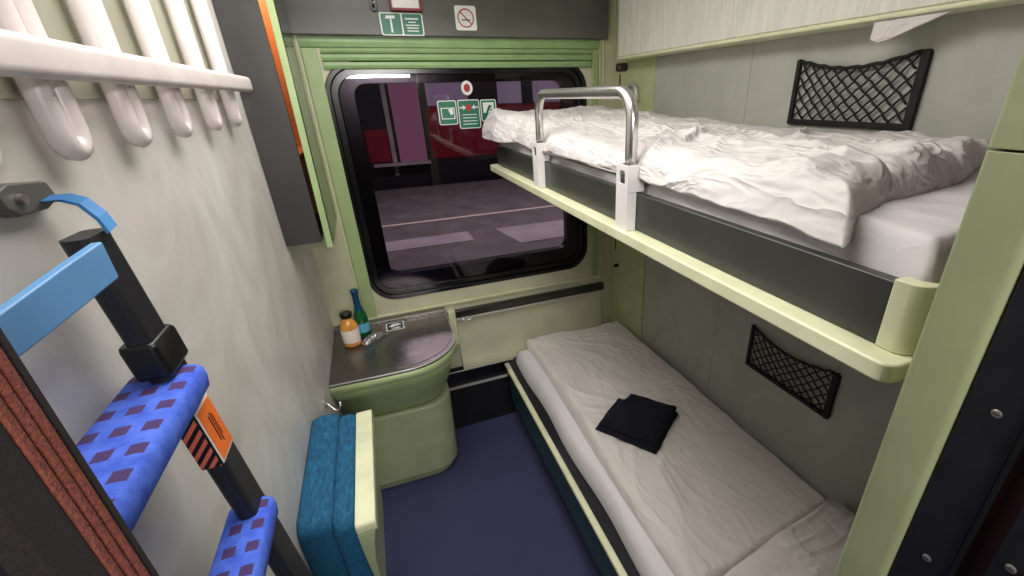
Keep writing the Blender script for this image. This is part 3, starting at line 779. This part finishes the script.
# ------------------------------------------------------------------ upper berth
ub = T('upper_berth', 'upper berth with charcoal side and cream edge shelf on the right wall', 'berth', (.87, 1.2, 1.55))
under(ub, B('side_panel', 'fascia', .530, .548, .292, 2.085, 1.584, 1.668, bevel=.003))
bm = bmesh.new(); prism(bm, rrect(.497, 1.248, .250, 2.118, .020, 5), 2, 1.557, 1.5835)
under(ub, link_mesh('cream_shelf', bm, M['cream_rail'], bevel=.004))
bm = bmesh.new()
cp = [(.528, .293), (.528, .275)] + [(.528 + .028 - .028 * math.cos(a), .275 - .020 * math.sin(a)) for a in [PI / 2 * i / 6 for i in range(1, 7)]] + [(.62, .2535), (.62, .262), (.556, .264), (.549, .275), (.549, .293)]
loft(bm, [[(x, y, 1.5838) for x, y in cp], [(x, y, 1.672) for x, y in cp]])
o = link_mesh('end_cap', bm, M['cream_rail'], bevel=.002); o['label'] = 'cream corner cap'; under(ub, o)
under(ub, B('end_panel', 'cream_rail', .620, 1.246, .2535, .262, 1.584, 1.672))
um = slab('mattress', 'linen2', lambda u, v: (.5495 + .698 * u + .004 * math.sin(v * 23) * (1 - u), .268 + 1.83 * v),
          lambda u, v, x, y: 1.716 + .006 * wrinkle(x, y, 1.6, 7.0), lambda u, v, x, y: 1.600, 90, 220, .035)
under(ub, um)
# guard rail
gd = bmesh.new()
XG = .5265
def arc(cy, cz, r, a0, a1, n=7): return [(XG, cy + r * math.cos(a0 + (a1 - a0) * i / n), cz + r * math.sin(a0 + (a1 - a0) * i / n)) for i in range(n + 1)]
pth = [(XG, 1.478, 1.650), (XG, 1.478, 1.806)] + arc(1.478 - .056, 1.818, .056, 0, PI / 2) + arc(.888 + .056, 1.818, .056, PI / 2, PI) + [(XG, .888, 1.806), (XG, .888, 1.640)]
tube(gd, pth, .0135, 14); g1 = link_mesh('guard_rail', gd, M['chrome'], smooth=True); under(ub, g1)
gd = bmesh.new(); tube(gd, [(XG, 1.478, 1.700), (XG, .888, 1.700)], .0045, 8); g2 = link_mesh('cross_bar', gd, M['steel'], smooth=True)
g2.parent = g1
for y in (1.478, .888):
    bm = bmesh.new()
    # folded plate with an open slot near its top
    x0 = .5055
    ring_prism(bm, rrect(y - .025, y + .027, 1.672, 1.729, .003, 2), rrect(y - .012, y + .013, 1.688, 1.716, .004, 2), 0, x0, x0 + .0035)
    box(bm, x0, x0 + .0035, y - .025, y + .027, 1.5842, 1.6735)
    box(bm, x0 + .0035, .5485, y - .025, y - .0225, 1.6705, 1.729); box(bm, x0 + .0035, .5485, y + .0245, y + .027, 1.6705, 1.729)
    box(bm, x0 + .0035, .5295, y - .025, y - .0225, 1.5842, 1.6700)
    br = link_mesh('rail_bracket', bm, M['white'], bevel=.001); under(ub, br)

def du_edge(u, v):
    # near edge is skewed: the front corner comes closer to the door than the wall side
    y0 = .364 + .19 * u + .012 * math.sin(u * 9)
    y1 = 2.125
    x0 = .531 + .006 * math.sin(v * 31) * math.sin(v * 13)
    if .28 < v < .68: x0 += .004
    if v > .80: x0 -= .052 * min(1, (v - .80) / .08)
    return (x0 + (1.247 - x0) * u, y0 + (y1 - y0) * v)
def ridge(t, k): return max(0.0, 1 - abs(t) * k) ** 1.25
def du_top(u, v, x, y):
    z = 1.753 + .010 * math.sin(PI * min(1, u * 1.1)) + .045 * max(0, (v - .45) / .55) ** 1.3
    # soft billows
    z += .013 * min(1, (1 - u) / .2) * noise.noise(Vector((x * 4.5, y * 3.5, 31))) + .005 * noise.noise(Vector((x * 9, y * 8, 12)))
    # creases running diagonally, finer towards the far end
    wx = noise.noise(Vector((x * 3, y * 3, 7))) * .5
    d1 = (x * .50 + y * .86); d2 = (x * .86 - y * .50)
    a = noise.noise(Vector((d2 * 6.5 + wx * 2, d1 * 2.2, 51))); b = noise.noise(Vector((d2 * 13 + wx * 3, d1 * 4, 61))); c = noise.noise(Vector((d2 * 24 + wx * 4, d1 * 10, 71)))
    m = .5 + .5 * noise.noise(Vector((x * 5, y * 4, 91)))
    fl = min(1, (1 - u) / .18) * .75 + .25
    z += (.013 * ridge(a, 4.6) + .0080 * ridge(b, 4.2) * m + .0042 * ridge(c, 3.2) * (1.4 - m)) * fl
    # tufts where the front edge drops
    z += .010 * math.exp(-((u - .10) / .06) ** 2) * (0.4 + 1.2 * abs(noise.noise(Vector((y * 7, 0, 2)))))
    # lengthwise fold valley with a lip
    q = u - .28 - .40 * (v - .08)
    if v < .5: z += (-.014 * math.exp(-(q / .014) ** 2) + .012 * math.exp(-((q + .045) / .03) ** 2)) * min(1, (.5 - v) * 6)
    # crumpled near corner
    if v < .22: z += .008 * ridge(noise.noise(Vector((x * 13 + y * 8, y * 4, 81))), 3) * (1 - v / .22)
    return z
def du_base(u, v, x, y):
    hang = .012 * noise.noise(Vector((y * 6, 4, 4))) + .006 * noise.noise(Vector((y * 19, 4, 4)))
    return (1.700 - .012 * max(0, 1 - v / .15) + hang) if u < .5 else 1.722
tag(slab('duvet', 'linen', du_edge, du_top, du_base, 170, 380, .085), 'bright white puffy duvet spread on the upper berth', 'duvet')

# ------------------------------------------------------------------ folded third berth
tb = T('folded_top_berth', 'folded up top berth panel with cream bottom rim, high on the right wall', 'berth', (1.2, 1.2, 2.0))
under(tb, B('berth_panel', 'berth_panel', 1.158, 1.2535, .25, 2.108, 2.022, ZC - .01, bevel=.004))
bm = bmesh.new(); prism(bm, rrect(1.155, 1.2535, 2.010, 2.0215, .005, 4), 1, .25, 2.11); under(tb, link_mesh('bottom_rim', bm, M['cream_rail'], bevel=.002))
bm = bmesh.new()
prism(bm, [(.862, 2.0095), (.864, 1.972), (.842, 1.963), (.815, 1.968), (.69, 2.0095)], 0, 1.166, 1.172)
tag(link_mesh('sheet_corner', bm, M['linen'], bevel=.002), 'pointed white sheet corner hanging from the folded top berth', 'sheet')

# ------------------------------------------------------------------ folded seat
fs = T('folding_seat', 'blue cushioned seat folded upright in a cream shell by the left wall', 'seat', (-.24, 1.15, .25))
def cushion(name, x0, x1, y0, y1, z0, z1, seed):
    bm = bmesh.new(); n = 18
    pr = rrect(y0, y1, z0, z1, .035, 6)
    loops = []
    for i in range(9):
        t = i / 8; e = math.sqrt(max(0, 1 - (2 * t - 1) ** 2 * .96)); ins = .010 * (1 - e)
        cy, cz = (y0 + y1) / 2, (z0 + z1) / 2
        loops.append([(x0 + (x1 - x0) * t, cy + (y - cy) * (1 - ins / (y1 - y0) * 2), cz + (z - cz) * (1 - ins / (z1 - z0) * 2)) for y, z in pr])
    loft(bm, loops); o = link_mesh(name, bm, M['velour'], smooth=True); return o
under(fs, cushion('back_cushion', -.3385, -.258, .925, 1.400, .62, .945, 1))
under(fs, cushion('seat_cushion', -.2575, -.2065, .905, 1.372, .60, .945, 2))
bm = bmesh.new()
prism(bm, rrect(.884, 1.352, .908, .944, .010, 4), 0, -.2055, -.157)
under(fs, link_mesh('shell_lip', bm, M['cream_rail'], bevel=.004))
bm = bmesh.new()
loft(bm, [[(x0, y0, z), (x1, y0, z), (x1, y1, z), (x0, y1, z)] for x0, x1, y0, y1, z in ((-.2055, -.196, .96, 1.34, .56), (-.2055, -.192, .93, 1.345, .66), (-.2055, -.186, .905, 1.348, .78), (-.2055, -.174, .890, 1.350, .86), (-.2055, -.164, .886, 1.351, .9078))])
under(fs, link_mesh('seat_shell', bm, M['green_grey'], bevel=.003))
lh = T('seat_latch', 'chrome latch hook on the wall above the folded seat', 'hook', (-.33, 1.61, .83))
bm = bmesh.new(); tube(bm, [(XL + .001, 1.620, .835), (-.325, 1.612, .822), (-.310, 1.600, .805), (-.297, 1.595, .803), (-.287, 1.598, .815), (-.286, 1.602, .835)], .0045, 8)
under(lh, link_mesh('hook_arm', bm, M['chrome'], smooth=True))
bm = bmesh.new(); prism(bm, rrect(1.605, 1.635, .820, .852, .006, 4), 0, XL + .0005, XL + .004); under(lh, link_mesh('hook_plate', bm, M['chrome']))

# ------------------------------------------------------------------ ladder
ld = T('berth_ladder', 'black ladder with blue patterned carpet treads leaning on the left wall', 'ladder', (-.26, .50, 0))
YR = .586
def railx(z): return -.2613 + (1.4984 - z) * .083      # +x face of the rail
def rail(bm, y0, y1, z0=0.02, z1=1.754, w=.0245):
    loops = []
    for z in (z0, z1):
        xr = railx(z); loops.append([(u, v, z) for u, v in rrect(xr - w, xr, y0, y1, .009, 4)])
    loft(bm, loops)
bm = bmesh.new(); rail(bm, YR, YR + .054); under(ld, link_mesh('rail', bm, M['ladder']))
bm = bmesh.new(); rail(bm, .237, .276); under(ld, link_mesh('rail', bm, M['ladder']))
def step(z, xr, w, y0=.2765, y1=.630, th=.036):
    bm = bmesh.new()
    L = y1 - y0; loops = []
    for t, ins in ((0, .007), (.12, .002), (.5, 0), (.78, .001), (.90, .004), (.97, .008), (1, .015)):
        loops.append([(u, v, -th + th * t) for u, v in rrect(-w + ins * .6, -ins * .8, -L + ins * .5, -ins * .6, .013, 5)])
    loft(bm, loops)
    o = link_mesh('tread', bm, M['tread'], smooth=True); o.location = (xr - ld.location.x, y1 - ld.location.y, z - ld.location.z); o.parent = ld
    return o
for i, z in enumerate((1.578, 1.338, 1.106, .868, .630, .392, .154)):
    xr = railx(z) + (.016 if i else .021)
    step(z, xr, .077 if i == 0 else .060)
# top cross bar
bm = bmesh.new(); loft(bm, [[(x, y, z0), (x + .010, y, z0), (x + .010, y, z1), (x, y, z1)] for x, y, z0, z1 in ((-.316, .39, 1.687, 1.724), (-.305, .465, 1.692, 1.729), (-.290, .54, 1.703, 1.743), (-.280, .5855, 1.711, 1.751))])
o = link_mesh('top_strap', bm, M['skyblue'], bevel=.002); o['label'] = 'flat light blue strap'; under(ld, o)
# clamp block over the far rail
bm = bmesh.new()
loops = []
for z in (1.584, 1.588, 1.625, 1.630):
    ins = .003 if z in (1.584, 1.630) else 0; xr = railx(z)
    loops.append([(u, v, z) for u, v in rrect(xr - .030, xr + .005 - ins, YR - .005 + ins, YR + .059 - ins, .006, 4)])
loft(bm, loops); under(ld, link_mesh('clamp_block', bm, M['clamp'], bevel=.002))
# warning label wrapped round the far rail
def skin(name, mat, z0, z1, side, y0=None, y1=None):
    bm = bmesh.new(); off = .0009
    if side == 'near':
        pts = []
        for z in (z0, z1):
            xr = railx(z); pts.append([(xr - .025, YR - off, z), (xr - .003, YR - off, z), (xr - .003, YR - off + .0006, z), (xr - .025, YR - off + .0006, z)])
        loft(bm, pts)
    else:
        pts = []
        for z in (z0, z1):
            xr = railx(z); pts.append([(xr + off, y0, z), (xr + off, y1, z), (xr + off - .0007, y1, z), (xr + off - .0007, y0, z)])
        loft(bm, pts)
    return link_mesh(name, bm, M[mat])
lab1 = skin('warning_label', 'sign_white', 1.444, 1.526, 'side', YR - .001, YR + .048); lab1['label'] = 'orange warning label with white edge'; under(ld, lab1)
def subp(o, parent):
    o.parent = parent; return o
bm = bmesh.new(); off = .0016
ptsz = []
for z in (1.447, 1.523):
    xr = railx(z); ptsz.append([(xr + off, YR + .002, z), (xr + off, YR + .0465, z), (xr + off - .0006, YR + .0465, z), (xr + off - .0006, YR + .002, z)])
loft(bm, ptsz); subp(link_mesh('label_field', bm, M['or_label']), lab1)
bm = bmesh.new(); off = .0022
for (ya, yb, za, zb) in ((.020, .022, 1.467, 1.506), (.026, .0275, 1.461, 1.508), (.031, .032, 1.470, 1.504)):
    loft(bm, [[(railx(z) + off, YR + ya, z), (railx(z) + off, YR + yb, z), (railx(z) + off - .0005, YR + yb, z), (railx(z) + off - .0005, YR + ya, z)] for z in (za, zb)])
subp(link_mesh('printed_lines', bm, M['black']), lab1)
o = skin('striped_label', 'stripes', 1.441, 1.524, 'near'); o['label'] = 'orange and black striped label'; under(ld, o)

# bracket and strap that hold the ladder
lbk = T('ladder_bracket', 'grey metal ladder bracket on the left wall with blue strap end', 'bracket', (-.335, .64, 1.79))
bm = bmesh.new(); prism(bm, [(.578, 1.806), (.582, 1.790), (.596, 1.781), (.640, 1.779), (.664, 1.786), (.656, 1.806), (.60, 1.812)], 0, XL + .0005, -.324)
under(lbk, link_mesh('bracket_plate', bm, M['grey_panel'], bevel=.003))
bm = bmesh.new(); tube(bm, [(-.3238, .603, 1.796), (-.319, .603, 1.796)], .005, 12); under(lbk, link_mesh('bracket_bolt', bm, M['screw']))
bm = bmesh.new()
path = [(-.321, .632, 1.790), (-.318, .660, 1.786), (-.300, .648, 1.782), (-.282, .630, 1.768), (-.274, .620, 1.7545)]
loft(bm, [[(x - .001, y - .010, z - .002), (x + .002, y - .010, z), (x + .002, y + .010, z + .003), (x - .001, y + .010, z + .001)] for x, y, z in path]); under(lbk, link_mesh('strap', bm, M['strap_blue']))

# ------------------------------------------------------------------ white tube rack
rk = T('luggage_rack', 'folded white tube luggage rack with wide front bar high on the left wall', 'rack', (-.31, 1.1, 1.8))
bm = bmesh.new()
prism(bm, rrect(-.304, -.282, 1.902, 1.942, .0105, 6), 1, .30, 1.665)
under(rk, link_mesh('front_bar', bm, M['white_tube'], bevel=.005))
under(rk, B('back_shade_panel', 'rack_shade', XL + .0005, -.336, .34, 1.655, 1.885, ZC - .005))  # added sheet; its darker olive grey stands in for shade behind the hoops
for y in (.560, .722, .903, 1.100, 1.317, 1.520):
    bm = bmesh.new(); w = .0180; xx = -.3185
    p = [(xx, y - w, ZC - .01), (xx, y - w, 1.856)] + [(xx, y - w * math.cos(a), 1.850 - w * math.sin(a) * 1.1) for a in [PI * i / 8 for i in range(1, 8)]] + [(xx, y + w, 1.856), (xx, y + w, ZC - .01)]
    tube(bm, p, .0128, 12); under(rk, link_mesh('hoop', bm, M['white_tube'], smooth=True))

# ------------------------------------------------------------------ outside the window
def z_at(y, r): return CZ + r * y
PZ = .30
S(B('floor_platform', 'platform', -14, 18, 3.3, 9.2, PZ - .3, PZ), 'grey station platform outside the window', 'platform')
S(B('floor_trackbed', 'track', -14, 18, 9.2, 20, -.9, -.6), 'dark track bed behind the platform', 'ground')
tag(B('platform_line', 'platform_line', -14, 18, 6.36, 6.44, PZ + .0005, PZ + .004), 'thin pale line painted along the platform outside', 'line')
bm = bmesh.new(); prism(bm, [(1.30, 5.55), (3.9, 5.55), (3.9, 4.82), (1.42, 4.82)], 2, PZ + .0005, PZ + .006)
tag(link_mesh('platform_slab', bm, M['platform_light']), 'pale slab set into the platform outside the window', 'slab')
bm = bmesh.new(); prism(bm, [(-.6, 5.6), (.95, 5.6), (.95, 5.2), (-.6, 5.2)], 2, PZ + .0005, PZ + .006)
tag(link_mesh('platform_slab', bm, M['platform_light']), 'shorter pale slab on the platform seen low in the window', 'slab')
tr = T('train_carriage', 'dark red carriage with lit purple windows standing across the platform', 'train', (1.5, 9.6, -.5))
TY = 9.6
under(tr, B('carriage_body', 'outer_wall', -8, 12, TY, TY + 2.6, -.3, 4.2, bevel=.05))
bm = bmesh.new(); box(bm, 1.12, 4.2, TY - .02, TY - .001, .76, 1.70); box(bm, -.05, .34, TY - .02, TY - .001, .76, 1.35)
under(tr, link_mesh('red_band', bm, M['outer_red']))
dd = B('carriage_door', 'pink_lit', .50, 1.02, TY - .03, TY - .001, .72, 2.32, bevel=.01); under(tr, dd)
dd['label'] = 'pink lit carriage door'
under(tr, B('door_pillar', 'platform_light', .36, .44, TY - .04, TY - .001, .5, 2.34))
under(tr, B('door_pillar', 'outer_wall', 1.04, 1.11, TY - .06, TY - .001, .2, 2.6))
for (xa, xb, za, zb) in ((1.16, 1.95, 1.72, 2.22), (2.55, 3.05, 1.72, 2.22), (3.3, 4.6, 1.72, 2.20)):
    f = B('carriage_window', 'purple_lit', xa, xb, TY - .03, TY - .001, za, zb, bevel=.01); under(tr, f)
under(tr, B('entry_step', 'platform_light', .0, 1.05, TY - .25, TY - .06, .70, .74))
under(tr, B('sill_strip', 'alu', .0, 1.1, TY - .045, TY - .031, 2.40, 2.44))

# ------------------------------------------------------------------ ceiling lamp and lights
lp = T('ceiling_lamp', 'long white ceiling lamp of the compartment', 'lamp', (.06, 1.12, ZC - .04))
under(lp, B('lamp_housing', 'white', -.27, .39, .52, 1.72, ZC - .035, ZC - .001, bevel=.006))
under(lp, B('lamp_diffuser', 'lamp', -.25, .37, .54, 1.70, ZC - .045, ZC - .036, bevel=.004))
def area(name, loc, size, sizey, power, col, rot=(0, 0, 0)):
    l = bpy.data.lights.new(name, 'AREA'); l.shape = 'RECTANGLE'; l.size = size; l.size_y = sizey; l.energy = power; l.color = col
    o = bpy.data.objects.new(name, l); COL.objects.link(o); o.location = loc; o.rotation_euler = rot; return o
area('ceiling_light', (.06, 1.12, ZC - .06), .62, 1.35, 13, (1.0, .97, .935))
area('corridor_fill_light', (.22, -.90, 2.10), .62, .05, 20, (1.0, .97, .94), (math.radians(72), 0, 0))  # added fill from behind the camera for the lower area and left wall
area('cabinet_light', (-.285, 2.0, 2.262), .05, .3, .8, (1.0, .86, .66))
area('platform_light', (2.0, 6.0, 3.6), 5.0, .6, 120, (1.0, .90, .97))

cl = T('corridor_fill_lamp', 'added unseen fill lamp on the corridor wall behind the viewer', 'lamp', (.22, -.95, 2.07))  # unseen lamp body added to go with the corridor fill
under(cl, B('lamp_diffuser', 'lamp', -.10, .54, -.949, -.925, 2.075, 2.125, bevel=.005))
w = bpy.data.worlds.new('World'); SC.world = w; w.use_nodes = True
w.node_tree.nodes['Background'].inputs[0].default_value = (.02, .018, .03, 1); w.node_tree.nodes['Background'].inputs[1].default_value = .3

# ------------------------------------------------------------------ camera
cam = bpy.data.cameras.new('camera'); co = bpy.data.objects.new('camera', cam); COL.objects.link(co)
cam.sensor_fit = 'HORIZONTAL'; cam.sensor_width = 36; cam.lens = 444.377 / 1024 * 36
cam.shift_x = -51.505 / 1024; cam.shift_y = 13.432 / 1024
cam.clip_start = .01; cam.clip_end = 100
co.location = (0, 0, CZ); co.rotation_euler = (1.13240842, .0270864264, -.394085624)
SC.camera = co
SC.view_settings.view_transform = 'Standard'; SC.view_settings.look = 'None'; SC.view_settings.gamma = 1; SC.view_settings.exposure = 0
SC.view_settings.use_curve_mapping = False
